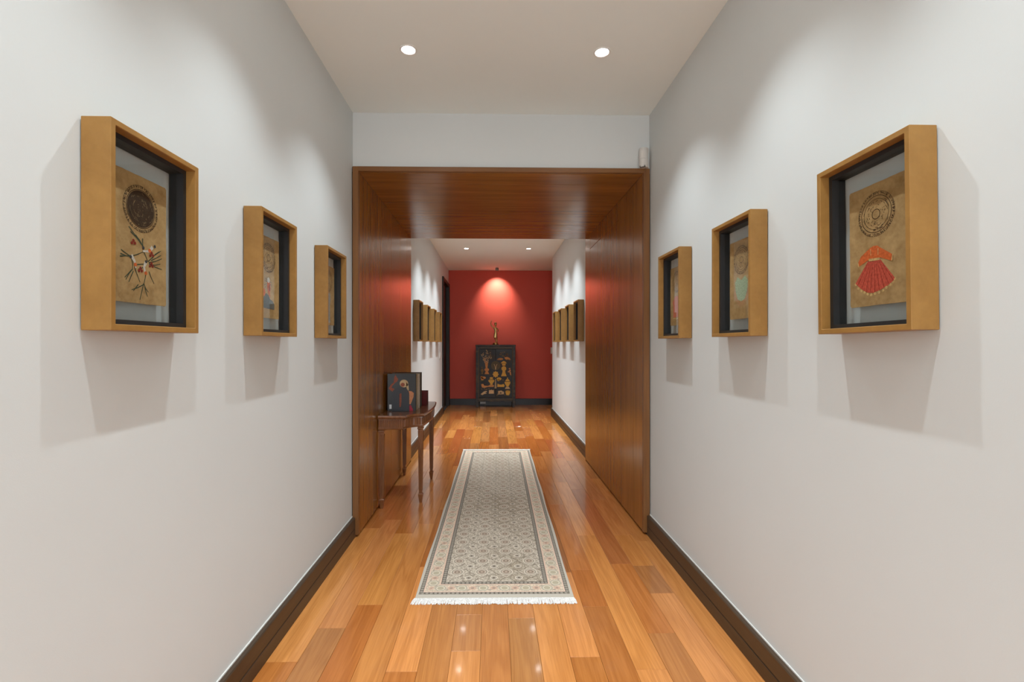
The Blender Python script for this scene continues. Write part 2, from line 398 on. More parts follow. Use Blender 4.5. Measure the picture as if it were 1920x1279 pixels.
# baseboards with a routed groove
def baseboard(name, x_face, side, y0, y1, mat, label, h=0.13):
    t = 0.024
    prof = [(0, 0), (t, 0), (t, 0.056), (t - 0.004, 0.058), (t - 0.004, 0.062), (t, 0.064), (t, h - 0.004), (t - 0.004, h), (0, h)]
    bm = B(); prism(bm, prof, lambda a, z: (x_face + side * a, y0, z), lambda a, z: (x_face + side * a, y1, z))
    o = struct(obj(name, bm, mat), label, 'baseboard')
    bm = B(); box(bm, x_face, x_face + side * 0.005, y0, y1, h, h + 0.005); obj('bright_edge_strip', bm, WHITEP, o)  # white strip added for the bright line of light along the top edge
    return o
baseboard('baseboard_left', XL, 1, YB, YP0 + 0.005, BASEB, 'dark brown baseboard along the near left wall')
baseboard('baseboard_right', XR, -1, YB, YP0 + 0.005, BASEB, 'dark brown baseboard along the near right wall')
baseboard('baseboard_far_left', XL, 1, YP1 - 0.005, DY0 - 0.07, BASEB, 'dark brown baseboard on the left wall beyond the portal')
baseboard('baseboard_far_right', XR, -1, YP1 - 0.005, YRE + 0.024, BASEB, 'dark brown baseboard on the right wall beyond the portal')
prof = [(0, 0), (0.022, 0), (0.022, 0.126), (0.018, 0.13), (0, 0.13)]
bm = B(); prism(bm, prof, lambda a, z: (XL + 0.03, YR - a, z), lambda a, z: (3.4, YR - a, z)); struct(obj('baseboard_front', bm, BASEX), 'black baseboard along the red end wall', 'baseboard')

# ------------------------------------------------------------------ dark wood portal
trim = struct(empty('trim_1', (0, YP0, 0)), 'deep portal lined with dark cherry wood panels across the hallway', 'portal')
def part(name, bm, mat, root):
    """mesh made in world space, re-based on its root"""
    o = obj(name, bm, mat); o.parent = root; o.matrix_parent_inverse = root.matrix_world.inverted() if False else Matrix.Translation(-Vector(root.location)); return o
XPL, XPR = -0.887, 1.000
SPL = [YP0 + 0.02, 3.335, 3.715, 4.095, 4.48, 4.835, YP1]
G = 0.0016
bm = B(); box(bm, XL, XL + 0.024, YP0 + 0.004, YP1, 0.0, ZS); part('backing', bm, GAPM, trim)
bm = B(); box(bm, XR - 0.026, XR, YP0 + 0.004, YP1, 0.0, ZS); part('backing', bm, GAPM, trim)
bm = B(); box(bm, XL, XR, YP0 + 0.018, YP1 - 0.004, ZS + 0.012, ZS + 0.028); part('backing', bm, GAPM, trim)
for a, b in zip(SPL, SPL[1:]):
    bm = B(); cbox(bm, XL + 0.022, XPL, a + G, b - G, 0.016, ZS, 0.0012); part('panel', bm, PORT_V, trim)
    bm = B(); cbox(bm, XPL, XPR, a + G, b - G, ZS, ZS + 0.014, 0.0012); part('panel', bm, PORT_H, trim)
DTOP = 2.253
for i, (a, b) in enumerate(zip(SPL, SPL[1:])):
    if 2 <= i <= 4:
        bm = B(); cbox(bm, XPR, XR - 0.024, a + G, b - G, DTOP + 0.002, ZS, 0.0012); part('panel', bm, PORT_V, trim)
    else:
        bm = B(); cbox(bm, XPR, XR - 0.024, a + G, b - G, 0.016, ZS, 0.0012); part('panel', bm, PORT_V, trim)
door1 = struct(empty('door_1', (XPR, SPL[2], 0)), 'flush door hidden in the wood panelling on the right', 'door')
for i in (2, 3, 4):
    bm = B(); cbox(bm, XPR, XR - 0.024, SPL[i] + G, SPL[i + 1] - G, 0.016, DTOP - 0.002, 0.0012); part('panel', bm, PORT_V, door1)
bm = B(); cbox(bm, XL + 0.006, XPL + 0.001, YP0 - 0.012, YP0 + 0.022, 0.014, ZS + 0.03, 0.002); part('casing', bm, CASING, trim)
bm = B(); cbox(bm, XPR - 0.001, XR - 0.006, YP0 - 0.012, YP0 + 0.022, 0.014, ZS + 0.03, 0.002); part('casing', bm, CASING, trim)
bm = B(); cbox(bm, XL + 0.006, XR - 0.006, YP0 - 0.010, YP0 + 0.020, ZS + 0.001, ZS + 0.032, 0.002)
part('casing', bm, m_wood('portal_casing_head', (0.15, 0.06, 0.017, 1), (0.26, 0.115, 0.033, 1), (0.8, 16, 16), 0.35, 0.5), trim)
bm = B(); cbox(bm, XL, XPL, YP1 - 0.004, YP1 + 0.012, 0.0, ZS + 0.02, 0.002); part('casing', bm, PORT_V, trim)
bm = B(); cbox(bm, XPR, XR, YP1 - 0.004, YP1 + 0.012, 0.0, ZS + 0.02, 0.002); part('casing', bm, PORT_V, trim)

# black doorway at the far left
door2 = struct(empty('door_2', (XL, DY0, 0)), 'tall black door with black casing in the far left wall', 'door')
bm = B(); cbox(bm, XL - 0.08, XL - 0.04, DY0 + 0.02, DY1 - 0.02, 0.004, DZ - 0.02, 0.003); part('door_leaf', bm, DOORM, door2)
for y0, y1 in ((DY0 - 0.06, DY0 + 0.02), (DY1 - 0.02, DY1 + 0.10)):
    bm = B(); cbox(bm, XL - 0.10, XL + 0.028, y0, y1, 0.0, DZ + 0.05, 0.003); part('casing', bm, DOORM, door2)
bm = B(); cbox(bm, XL - 0.10, XL + 0.027, DY0 + 0.02, DY1 - 0.02, DZ - 0.02, DZ + 0.05, 0.003); part('casing', bm, DOORM, door2)
hd = B(); lathe(hd, [(0.011, 0), (0.011, 0.05), (0.008, 0.052)], (0, 0, 0), 12); bmesh.ops.rotate(hd, verts=hd.verts, matrix=Matrix.Rotation(PI / 2, 3, 'Y')); bmesh.ops.translate(hd, verts=hd.verts, vec=(XL - 0.042, DY0 + 0.09, 1.0)); part('handle', hd, STEEL, door2)

# ------------------------------------------------------------------ ceiling lights
def lamp_light(parent, loc, energy, angle, blend, rot=(0, 0, 0), size=0.013, col=LAMP_COL):
    l = bpy.data.lights.new('lamp', 'SPOT'); l.energy = energy; l.color = col; l.spot_size = angle; l.spot_blend = blend; l.shadow_soft_size = size
    o = bpy.data.objects.new('lamp', l); C.objects.link(o); o.parent = parent; o.location = loc; o.rotation_euler = rot; return o
def downlight(x, y, label, group):
    r = empty('ceiling_downlight', (x, y, HC))
    tag(r, label, 'downlight', group)
    bm = B(); n = 28; rows = []
    for rr, z in ((0.044, 0.0), (0.044, -0.003), (0.041, -0.005), (0.035, -0.004), (0.033, 0.0)):
        rows.append([bm.verts.new((rr * math.cos(2 * PI * k / n), rr * math.sin(2 * PI * k / n), z)) for k in range(n)])
    for a, b in zip(rows, rows[1:]):
        for k in range(n): bm.faces.new((a[k], a[(k + 1) % n], b[(k + 1) % n], b[k]))
    obj('trim_ring', bm, STEEL, r, True)
    bm = B(); lathe(bm, [(0.033, -0.0005), (0.030, -0.002), (0.018, -0.0032)], n=24); obj('lens', bm, LENS, r)
    lamp_light(r, (0, 0, -0.012), LAMP_FAR if y > 4 else LAMP_W, math.radians(96), 1.0)
    return r
NEARY = [2.45, 1.62, 0.79, -0.04, -0.87, -1.7]; FARY = [7.53, 6.70, 5.87]
ordn = ['above the first pair of pictures', 'above the camera position', 'just behind the viewer', 'behind the viewer', 'farthest behind the viewer']
for i, y in enumerate(NEARY):
    for x, sd in ((-0.442, 'left'), (0.570, 'right')):
        lab = 'lit round recessed downlight in the near ceiling, %s of the two' % sd if i == 0 else 'recessed ceiling downlight out of view %s, %s side' % (ordn[i - 1], sd)
        downlight(x, y, lab, 'recessed downlights of the near hallway')
for i, y in enumerate(FARY):
    for x, sd in ((-0.432, 'left'), (0.566, 'right')):
        lab = 'small lit downlight in the far ceiling beyond the portal, %s of the two' % sd if i == 0 else 'far hallway downlight hidden above the portal, %s, %s side' % (('second from the portal', 'nearest the portal')[i - 1], sd)
        downlight(x, y, lab, 'recessed downlights of the far hallway')
sp = tag(empty('ceiling_spotlight', (0.075, 9.44, HC)), 'small round ceiling spotlight shining down the red wall above the statuette', 'spotlight')
bm = B(); lathe(bm, [(0.030, 0.0), (0.034, -0.004), (0.034, -0.050), (0.030, -0.054), (0.028, -0.038)], n=20); obj('housing', bm, Mat('spot_housing', (0.25, 0.22, 0.20, 1), 0.5).m, sp, True)
bm = B(); lathe(bm, [(0.028, -0.036), (0.018, -0.038)], n=20); obj('lens', bm, LENS, sp)
lamp_light(sp, (0, 0, -0.056), 80, math.radians(84), 1.0, (math.radians(36), 0, 0), 0.02, (1.0, 0.85, 0.68))

# ------------------------------------------------------------------ framed pictures
FW, FH, FD = 0.315, 0.482, 0.070
PPW, PPH = 0.188, 0.329
LAY = [0]
def layer(y):
    """each brush stroke lies a hair above the one before it"""
    LAY[0] = (LAY[0] + 1) % 11; return y + LAY[0] * 2.0e-5
def poly(bm, pts, y):
    """flat print, pts in (u to the viewer's right, v up) metres"""
    y = layer(y)
    vs_ = [bm.verts.new((-u, y, v)) for u, v in pts]; bm.faces.new(vs_)
def stroke(bm, pts, w0, w1, y):
    n = len(pts); y = layer(y)
    L = []; R = []
    for i, (u, v) in enumerate(pts):
        a = pts[max(0, i - 1)]; b = pts[min(n - 1, i + 1)]
        dx, dy = b[0] - a[0], b[1] - a[1]; l = math.hypot(dx, dy) or 1
        ww = (w0 + (w1 - w0) * i / (n - 1)) / 2
        L.append(bm.verts.new((-(u - dy / l * ww), y, v + dx / l * ww))); R.append(bm.verts.new((-(u + dy / l * ww), y, v - dx / l * ww)))
    for i in range(n - 1): bm.faces.new((L[i], L[i + 1], R[i + 1], R[i]))
def disc(bm, u, v, r, y, n=14, sy=1.0):
    poly(bm, [(u + r * math.cos(2 * PI * k / n), v + r * sy * math.sin(2 * PI * k / n)) for k in range(n)], y)
def annulus(bm, u, v, r0, r1, y, n=40):
    y = layer(y)
    a = [bm.verts.new((-(u + r0 * math.cos(2 * PI * k / n)), y, v + r0 * math.sin(2 * PI * k / n))) for k in range(n)]
    b = [bm.verts.new((-(u + r1 * math.cos(2 * PI * k / n)), y, v + r1 * math.sin(2 * PI * k / n))) for k in range(n)]
    for k in range(n): bm.faces.new((a[k], a[(k + 1) % n], b[(k + 1) % n], b[k]))
YPAP = 0.0200                                   # print surface of the paper
def seal(paper, heavy, u=0.0, v=0.080, r=0.060, seed=1):
    rs = random.Random(seed); y = YPAP + 0.0004
    bm = B()
    annulus(bm, u, v, r * 0.80, r * 0.83, y); annulus(bm, u, v, r * 0.66, r * 0.68, y); annulus(bm, u, v, r * 0.20, r * 0.23, y, 20)
    k = 0.0
    while k < 2 * PI:                           # ring of unreadable script
        dk = rs.uniform(0.07, 0.13)
        for q in range(3):
            a = k + rs.uniform(0, dk); r0 = r * rs.uniform(0.85, 0.93); r1 = r * rs.uniform(0.93, 1.0); a2 = a + rs.uniform(-0.05, 0.05)
            stroke(bm, [(u + r0 * math.cos(a), v + r0 * math.sin(a)), (u + r1 * math.cos(a2), v + r1 * math.sin(a2))], 0.0016, 0.0012, y)
        stroke(bm, [(u + r * 0.985 * math.cos(k), v + r * 0.985 * math.sin(k)), (u + r * 0.985 * math.cos(k + dk), v + r * 0.985 * math.sin(k + dk))], 0.0014, 0.0014, y)
        k += dk + 0.03
    for q in range(70):                         # engraved filling
        a = rs.uniform(0, 2 * PI); rr = r * rs.uniform(0.25, 0.76); da = rs.uniform(0.06, 0.28)
        stroke(bm, [(u + rr * math.cos(a + da * i / 3), v + (rr + rs.uniform(-.002, .002)) * math.sin(a + da * i / 3)) for i in range(4)], 0.0012, 0.0012, y)
    if heavy:
        disc(bm, u, v, r * 0.78, y - 0.0002, 32)
    o = obj('seal', bm, INKD if heavy else INK, paper)
    if heavy:
        bm = B()
        for q in range(46):
            a = rs.uniform(0, 2 * PI); rr = r * rs.uniform(0.05, 0.72); da = rs.uniform(0.1, 0.5)
            stroke(bm, [(u + rr * math.cos(a + da * i / 4), v + (rr + rs.uniform(-.003, .003)) * math.sin(a + da * i / 4)) for i in range(5)], 0.0013, 0.001, y + 0.0003)
        obj('seal_lines', bm, INKL, paper)
    return o
def part_print(name, mat, paper, fn, dy=0.0004):
    bm = B(); fn(bm, YPAP + dy); return obj(name, bm, mat, paper)
def prints(name, mat, paper, fns, dy=0.0004):
    for fn in fns: part_print(name, mat, paper, fn, dy)
def motif_birds(paper):
    def q(x, yy):                               # paper fractions read from the picture
        u = (x - 22) / 505.0; top = -45 + 200 * u; bot = 1193 + 47 * u; f = (bot - yy) / (bot - top)
        return ((u - 0.5) * PPW, (f - 0.5) * PPH)
    rs = random.Random(5)
    def leaves(bm, y):
        for a, b in (((165, 515), (300, 705)), ((180, 560), (290, 690)), ((225, 590), (300, 700)), ((100, 730), (190, 790)), ((90, 790), (190, 780)), ((95, 765), (185, 790)),
                     ((180, 790), (300, 740)), ((300, 740), (340, 830)), ((290, 620), (300, 720)), ((340, 830), (470, 730)), ((350, 840), (480, 800)), ((350, 850), (480, 900)), ((360, 860), (465, 850)),
                     ((380, 800), (455, 735)), ((370, 820), (470, 770)), ((190, 910), (130, 980)), ((200, 900), (140, 1000)), ((205, 920), (165, 1020)), ((215, 880), (265, 1020)), ((320, 940), (300, 1040)),
                     ((300, 1040), (190, 1090)), ((300, 1030), (265, 1180)), ((300, 1030), (345, 1110)), ((310, 1060), (335, 1150)), ((350, 920), (400, 1030)), ((250, 1040), (205, 1100)), ((190, 800), (200, 900)), ((240, 860), (330, 850)), ((250, 900), (310, 870))):
            p0, p1 = q(*a), q(*b); m_ = ((p0[0] + p1[0]) / 2 + rs.uniform(-.002, .002), (p0[1] + p1[1]) / 2 + rs.uniform(-.002, .002))
            stroke(bm, [p0, m_, p1], 0.0030, 0.0018, y)
    part_print('branches', P_GREEN, paper, leaves)
    prints('bird_body', P_WHITE, paper, [lambda bm, y, pp=pp: stroke(bm, [q(*p) for p in pp], 0.010, 0.004, y) for pp in (((385, 695), (350, 735), (290, 735)), ((185, 775), (215, 830), (225, 890)), ((320, 835), (302, 880), (315, 940)))], 0.0007)
    prints('orange_feather', P_ORANGE, paper, [lambda bm, y, p=p, r=r: disc(bm, *q(*p), r, y, 10) for p, r in (((355, 730), .0055), ((222, 860), .005), ((318, 935), .005))], 0.001)
    prints('flower_petal', P_DKRED, paper, [lambda bm, y, x=x, yy=yy, ox=ox, oy=oy: disc(bm, *q(x + ox, yy + oy), .0042, y, 8) for x, yy in ((205, 655), (375, 765), (372, 860), (268, 905)) for ox, oy in ((0, -14), (-13, 8), (13, 10))], 0.0009)
    prints('bird_head', P_DKGREY, paper, [lambda bm, y, p=p: disc(bm, *q(*p), .0042, y, 8) for p in ((180, 790), (295, 705), (320, 830), (405, 690))], 0.001)
def motif_dress(paper):
    def q(x, yy):
        u = (x - 37) / 510.0; top = 205 - 200 * u; bot = 1222 - 44 * u; f = (bot - yy) / (bot - top)
        return ((u - 0.5) * PPW, (f - 0.5) * PPH)
    Q = lambda *pp: [q(*p) for p in pp]
    part_print('skirt', P_RED, paper, lambda bm, y: poly(bm, Q((215, 805), (325, 790), (445, 960), (435, 985), (390, 1025), (330, 1060), (260, 1090), (205, 1085), (150, 1055), (92, 1005)), y))
    part_print('skirt_pleats', P_PLEAT, paper, lambda bm, y: [stroke(bm, Q((225 + 12 * i, 806 - 2 * i), (115 + 40 * i, [1020, 1055, 1080, 1085, 1080, 1060, 1040, 1010, 985][i])), 0.0006, 0.0018, y) for i in range(9)], 0.0007)
    part_print('hem', P_CREAM, paper, lambda bm, y: [disc(bm, *q(x, yy), .0042, y, 8) for x, yy in ((95, 1012), (120, 1045), (150, 1068), (178, 1085), (208, 1100), (240, 1106), (275, 1095), (310, 1085), (345, 1070), (375, 1045), (405, 1020), (430, 995), (442, 970))], 0.0003)
    part_print('bodice', P_ORANGE, paper, lambda bm, y: (poly(bm, Q((235, 690), (265, 672), (300, 668), (325, 685), (322, 780), (222, 795)), y), poly(bm, Q((235, 690), (222, 795), (125, 855), (122, 820), (150, 765)), y), poly(bm, Q((325, 685), (435, 755), (422, 808), (322, 775)), y)), 0.0006)
    part_print('waistband', P_CREAM, paper, lambda bm, y: poly(bm, Q((222, 785), (320, 776), (322, 797), (224, 808)), y), 0.0009)
    prints('braid', P_CREAM, paper, [lambda bm, y, a=a, b=b: stroke(bm, Q(a, b), .0018, .0018, y) for a, b in (((240, 700), (243, 755)), ((308, 690), (308, 750)))], 0.0009)
    prints('cuff', P_CREAM, paper, [lambda bm, y, a=a, b=b: stroke(bm, Q(a, b), .003, .003, y) for a, b in (((122, 822), (128, 858)), ((432, 748), (424, 808)))], 0.0009)
def motif_single_bird(paper):
    part_print('foliage', P_BLUE, paper, lambda bm, y: [stroke(bm, [(0.005 * math.cos(k), -0.02 + 0.004 * math.sin(k)), (0.034 * math.cos(k * 2.4) - .004, -0.028 + 0.034 * math.sin(k * 2.4))], .003, .001, y) for k in range(15)])
    part_print('rock', P_BLUE, paper, lambda bm, y: (poly(bm, [(-.045, -.124), (.05, -.127), (.052, -.105), (.036, -.092), (.014, -.086), (.002, -.072), (-.018, -.064), (-.036, -.074), (-.048, -.096)], y),))
    prints('bird_body', P_ORANGE, paper, [lambda bm, y: poly(bm, [(-.006, -.006), (.006, -.008), (.014, -.024), (.017, -.044), (.012, -.064), (.016, -.080), (.004, -.070), (-.006, -.056), (-.012, -.036), (-.010, -.018)], y), lambda bm, y: poly(bm, [(-.040, -.046), (-.030, -.050), (-.026, -.064), (-.032, -.078), (-.044, -.074), (-.048, -.058)], y)], 0.0007)
    part_print('wing', P_DKRED, paper, lambda bm, y: poly(bm, [(.004, -.020), (.011, -.030), (.013, -.050), (.006, -.056), (.000, -.040)], y), 0.001)
    part_print('bird_head', P_WHITE, paper, lambda bm, y: (disc(bm, -.001, -.010, .011, y, 12),), 0.001)
def motif_robe(paper):
    part_print('robe', P_GREY, paper, lambda bm, y: (poly(bm, [(-.055, .01), (.025, .015), (.035, -.02), (.02, -.06), (.03, -.15), (-.07, -.15), (-.05, -.06)], y),))
    part_print('robe_folds', P_DKGREY, paper, lambda bm, y: [stroke(bm, [(-.04 + .013 * k, .0), (-.045 + .016 * k, -.14)], .001, .003, y) for k in range(5)], 0.0007)
def motif_mint(paper):
    part_print('jacket', P_MINT, paper, lambda bm, y: (poly(bm, [(-.05, -.01), (-.03, .012), (.0, -.004), (.03, .012), (.05, -.01), (.045, -.05), (.028, -.082), (.0, -.092), (-.028, -.082), (-.045, -.05)], y),))
    part_print('fringe_trim', P_PINK, paper, lambda bm, y: [stroke(bm, [(.045 * math.cos(a), -.042 + .05 * math.sin(a)), (.06 * math.cos(a), -.046 + .068 * math.sin(a))], .0022, .001, y) for a in [PI * 0.97 + k * 0.105 for k in range(32)]] + [None], 0.0003)
def motif_coral(paper):
    part_print('tunic', P_CORAL, paper, lambda bm, y: (poly(bm, [(-.06, -.03), (-.02, .0), (.03, .0), (.065, -.03), (.05, -.05), (.05, -.115), (-.05, -.12), (-.05, -.05)], y),))
    part_print('tunic_hem', P_CREAM, paper, lambda bm, y: (stroke(bm, [(-.05, -.122), (.0, -.128), (.05, -.117)], .006, .006, y), stroke(bm, [(0, .0), (0, -.12)], .002, .002, y)), 0.0007)
def picture(side, y0, label, group, motif=None, heavy=False, roll=0.0, seed=1):
    x = XL if side == 'L' else XR
    r = empty('framed_picture', (x, y0 + FW / 2, 1.3 + FH / 2), -PI / 2 if side == 'L' else PI / 2)
    if roll: r.rotation_euler = (0, roll, PI / 2) if side == 'R' else (0, roll, -PI / 2)
    tag(r, label, 'picture', group)
    rw, lw = 0.0145, 0.0125
    bm = B(); ring(bm, FW, FH, FW - 2 * rw, FH - 2 * rw, 0.003, FD)
    fr = obj('frame', bm, FRAMEW, r); bv = fr.modifiers.new('bevel', 'BEVEL'); bv.width = 0.0012; bv.segments = 1
    bm = B(); ring(bm, FW - 2 * rw, FH - 2 * rw, FW - 2 * rw - 2 * lw, FH - 2 * rw - 2 * lw, 0.003, 0.043); obj('liner', bm, LINER, r)
    iw, ih = FW - 2 * rw - 2 * lw, FH - 2 * rw - 2 * lw
    bm = B(); box(bm, -iw / 2, iw / 2, 0.0225, 0.0240, -ih / 2, ih / 2); obj('glass', bm, GLASS, r)
    bm = B(); c_ = 0.005
    w2, h2 = PPW / 2, PPH / 2; rs = random.Random(seed); pts = []
    for k in range(14): pts.append((-w2 + c_ + (PPW - 2 * c_) * k / 13, -h2 + rs.uniform(0, .0012)))
    for k in range(14): pts.append((w2 - rs.uniform(0, .0012), -h2 + c_ + (PPH - 2 * c_) * k / 13))
    for k in range(14): pts.append((w2 - c_ - (PPW - 2 * c_) * k / 13, h2 - rs.uniform(0, .0012)))
    for k in range(14): pts.append((-w2 + rs.uniform(0, .0012), h2 - c_ - (PPH - 2 * c_) * k / 13))
    prism(bm, pts, lambda u, v: (-u, YPAP - 0.0025, v), lambda u, v: (-u, YPAP, v))
    pp = obj('paper', bm, PAPER, r); pp.location = (0, 0, -0.004)
    seal(pp, heavy, seed=seed)
    if motif: motif(pp)
    return r
GN, GF = 'box-framed painted papers in the near hallway', 'box-framed papers in the far hallway'
picture('L', 1.073, 'large box frame nearest on left wall, painted birds on branches under dark seal', GN, motif_birds, True, 0, 1)
picture('L', 1.760, 'middle box frame of the near left wall, orange bird under round seal', GN, motif_single_bird, False, 0, 2)
picture('L', 2.453, 'box frame on the left wall right before the wood portal, pale grey figure', GN, motif_robe, False, 0, 3)
picture('R', 1.078, 'large box frame nearest on right wall, painted orange and red dress', GN, motif_dress, False, 0.014, 4)
picture('R', 1.762, 'middle box frame of the near right wall, pale green painted garment', GN, motif_mint, False, 0, 5)
picture('R', 2.445, 'box frame on the right wall right before the wood portal, coral pink garment', GN, motif_coral, False, 0, 6)
orders = ['first', 'second', 'third', 'fourth and last']
for i, y in enumerate((5.465, 6.155, 6.85, 7.565)): picture('L', y, 'small-looking box frame beyond the portal on left wall, %s from the portal' % orders[i], GF, None, False, 0, 10 + i)
for i, y in enumerate((5.385, 6.055, 6.735, 7.385)): picture('R', y, 'small-looking box frame beyond the portal on right wall, %s from the portal' % orders[i], GF, None, False, 0, 20 + i)

# ------------------------------------------------------------------ runner rug
rug = tag(empty('runner_rug', (0.022, 3.965, 0), -0.0104), 'long pale grey and beige patterned runner rug with white fringes', 'rug')
bm = B(); nx, ny = 10, 60
rr_ = random.Random(3)
gv = [[None] * (ny + 1) for _ in range(nx + 1)]
for i in range(nx + 1):
    for j in range(ny + 1):
        u = -RUG_W / 2 + RUG_W * i / nx; v = -RUG_L / 2 + RUG_L * j / ny
        e = 0.0025 * math.sin(v * 7 + 1.0) if i in (0, nx) else 0
        gv[i][j] = bm.verts.new((u + e, v, 0.0085 + 0.0006 * math.sin(9 * v + 3 * u)))
for i in range(nx):
    for j in range(ny): bm.faces.new((gv[i][j], gv[i + 1][j], gv[i + 1][j + 1], gv[i][j + 1]))
edge = [gv[i][0] for i in range(nx + 1)] + [gv[nx][j] for j in range(1, ny + 1)] + [gv[i][ny] for i in range(nx - 1, -1, -1)] + [gv[0][j] for j in range(ny - 1, 0, -1)]
low = [bm.verts.new((v.co.x, v.co.y, 0.001)) for v in edge]
for i in range(len(edge)): j = (i + 1) % len(edge); bm.faces.new((edge[i], edge[j], low[j], low[i]))
obj('pile', bm, RUG, rug)
for sgn in (-1, 1):
    bm = B(); n = 300
    for k in range(n):
        f = k / (n - 1) * 2 - 1
        u0 = f * RUG_W / 2; ln = 0.043 + rr_.uniform(-0.010, 0.006); u1 = u0 + f * 0.012 + rr_.uniform(-0.003, 0.003); ww = 0.0023
        y0 = sgn * (RUG_L / 2 - 0.002); y1 = sgn * (RUG_L / 2 + ln)
        p = [((u0, y0), 0.0075), (((u0 + u1) / 2 + rr_.uniform(-.0015, .0015), (y0 + y1) / 2), 0.0065 + rr_.uniform(0, .002)), ((u1, y1), 0.0012)]
        a = [bm.verts.new((q_[0] - ww, q_[1], z)) for q_, z in p]; b = [bm.verts.new((q_[0], q_[1], z + 0.0016)) for q_, z in p]; c = [bm.verts.new((q_[0] + ww, q_[1], z)) for q_, z in p]
        for i in range(2): bm.faces.new((a[i], a[i + 1], b[i + 1], b[i])); bm.faces.new((b[i], b[i + 1], c[i + 1], c[i]))
    fo = obj('fringe', bm, FRINGE, rug); fo['kind'] = 'stuff'; fo['label'] = 'white cotton fringe'

# ------------------------------------------------------------------ console table
TZ = 0.72
tb = tag(empty('console_table', (-0.72, 4.10, 0)), 'dark mahogany console table with serpentine front and reeded tapering legs', 'table')
def serp(ins, n=10):
    """table outline (x,y) inset by ins"""
    xb, xf = -0.879, -0.530 - ins
    y0, y1 = 3.59 + ins, 4.61 - ins
    pts = [(xb, y0)]; rc = 0.122 + ins * 0.25
    for k in range(n + 1):                      # scooped corner
        a = PI - k / n * PI / 2; pts.append((xf - 0.012 + rc * math.cos(a), y0 + rc * math.sin(a) ))
    yb_ = y0 + rc
    fr_ = []
    for k in range(1, 2 * n):
        f = k / (2 * n); fr_.append((xf - 0.012 + 0.024 * math.sin(f * PI), yb_ + (8.20 - 2 * yb_) * f))
    half = pts[1:]
    return [pts[0]] + half + fr_ + [(x, 8.20 - y) for x, y in reversed(half)] + [(xb, y1)]
def prof_slab(bm, levels):
    """stack of outlines [(inset,z)] sharing topology"""
    rows = [[bm.verts.new((x, y, z)) for x, y in serp(i)] for i, z in levels]
    n = len(rows[0])
    for a, b in zip(rows, rows[1:]):
        for k in range(n): bm.faces.new((a[k], a[(k + 1) % n], b[(k + 1) % n], b[k]))
    bm.faces.new(rows[0]); bm.faces.new(rows[-1])
bm = B(); prof_slab(bm, [(0.012, TZ - 0.026), (0.004, TZ - 0.021), (0.0, TZ - 0.014), (0.002, TZ - 0.006), (0.006, TZ)]); part('table_top', bm, MAHOG, tb)
bm = B(); prof_slab(bm, [(0.018, 0.612), (0.016, 0.618), (0.020, 0.622), (0.020, TZ - 0.026)]); apron = part('apron', bm, MAHOG, tb)
bm = B()
ol = serp(0.020)
def reed(x, y, nx_, ny_, r=0.0055):
    tx, ty = -ny_, nx_; sec = [(-r, 0), (-r * .7, r * .7), (0, r), (r * .7, r * .7), (r, 0)]
    a = [bm.verts.new((x + tx * s + nx_ * d, y + ty * s + ny_ * d, 0.630)) for s, d in sec]; b = [bm.verts.new((v.co.x, v.co.y, 0.684)) for v in a]
    for i in range(4): bm.faces.new((a[i], a[i + 1], b[i + 1], b[i]))
    bm.faces.new(a); bm.faces.new(b)
acc = 0.008
for (xa, ya), (xb_, yb2) in zip(ol, ol[1:]):
    l = math.hypot(xb_ - xa, yb2 - ya); nx_, ny_ = (yb2 - ya) / l, -(xb_ - xa) / l
    while acc < l:
        f = acc / l; reed(xa + (xb_ - xa) * f, ya + (yb2 - ya) * f, nx_, ny_); acc += 0.0165
    acc -= l
rd = obj('reeding', bm, MAHOG, apron); rd.matrix_parent_inverse = Matrix.Translation(-Vector(tb.location)) if False else Matrix.Identity(4)
for lx, ly in ((-0.860, 3.640), (-0.582, 3.775), (-0.582, 4.425), (-0.860, 4.560)):
    bm = B()
    secs = [(0.0095, 0.0), (0.0165, 0.050), (0.0175, 0.056), (0.0185, 0.062), (0.0185, 0.070), (0.0125, 0.076), (0.0130, 0.085), (0.0185, 0.585), (0.0235, 0.592), (0.0235, 0.600), (0.0205, 0.606), (0.0205, 0.690)]
    rows = [[bm.verts.new((lx + sx * h, ly + sy * h, z)) for sx, sy in ((-1, -1), (1, -1), (1, 1), (-1, 1))] for h, z in secs]
    for a, b in zip(rows, rows[1:]):
        for k in range(4): bm.faces.new((a[k], a[(k + 1) % 4], b[(k + 1) % 4], b[k]))
    bm.faces.new(rows[0]); bm.faces.new(rows[-1])
    lg = part('leg', bm, MAHOG, tb)
    bm = B()                                    # raised reeds on every leg face
    for ax in range(4):
        R_ = Matrix.Rotation(ax * PI / 2, 3, 'Z')
        for s in (-0.55, 0.0, 0.55):
            def pt(h, z, ds, dd): p = R_ @ Vector((s * h + ds, -h - dd, 0)); return (lx + p.x, ly + p.y, z)
            a = [bm.verts.new(pt(0.0132, 0.10, -.0022, 0)), bm.verts.new(pt(0.0132, 0.10, 0, .0022)), bm.verts.new(pt(0.0132, 0.10, .0022, 0))]
            b = [bm.verts.new(pt(0.0183, 0.575, -.003, 0)), bm.verts.new(pt(0.0183, 0.575, 0, .003)), bm.verts.new(pt(0.0183, 0.575, .003, 0))]
            for i in range(2): bm.faces.new((a[i], a[i + 1], b[i + 1], b[i]))
    obj('reeds', bm, MAHOG, lg)

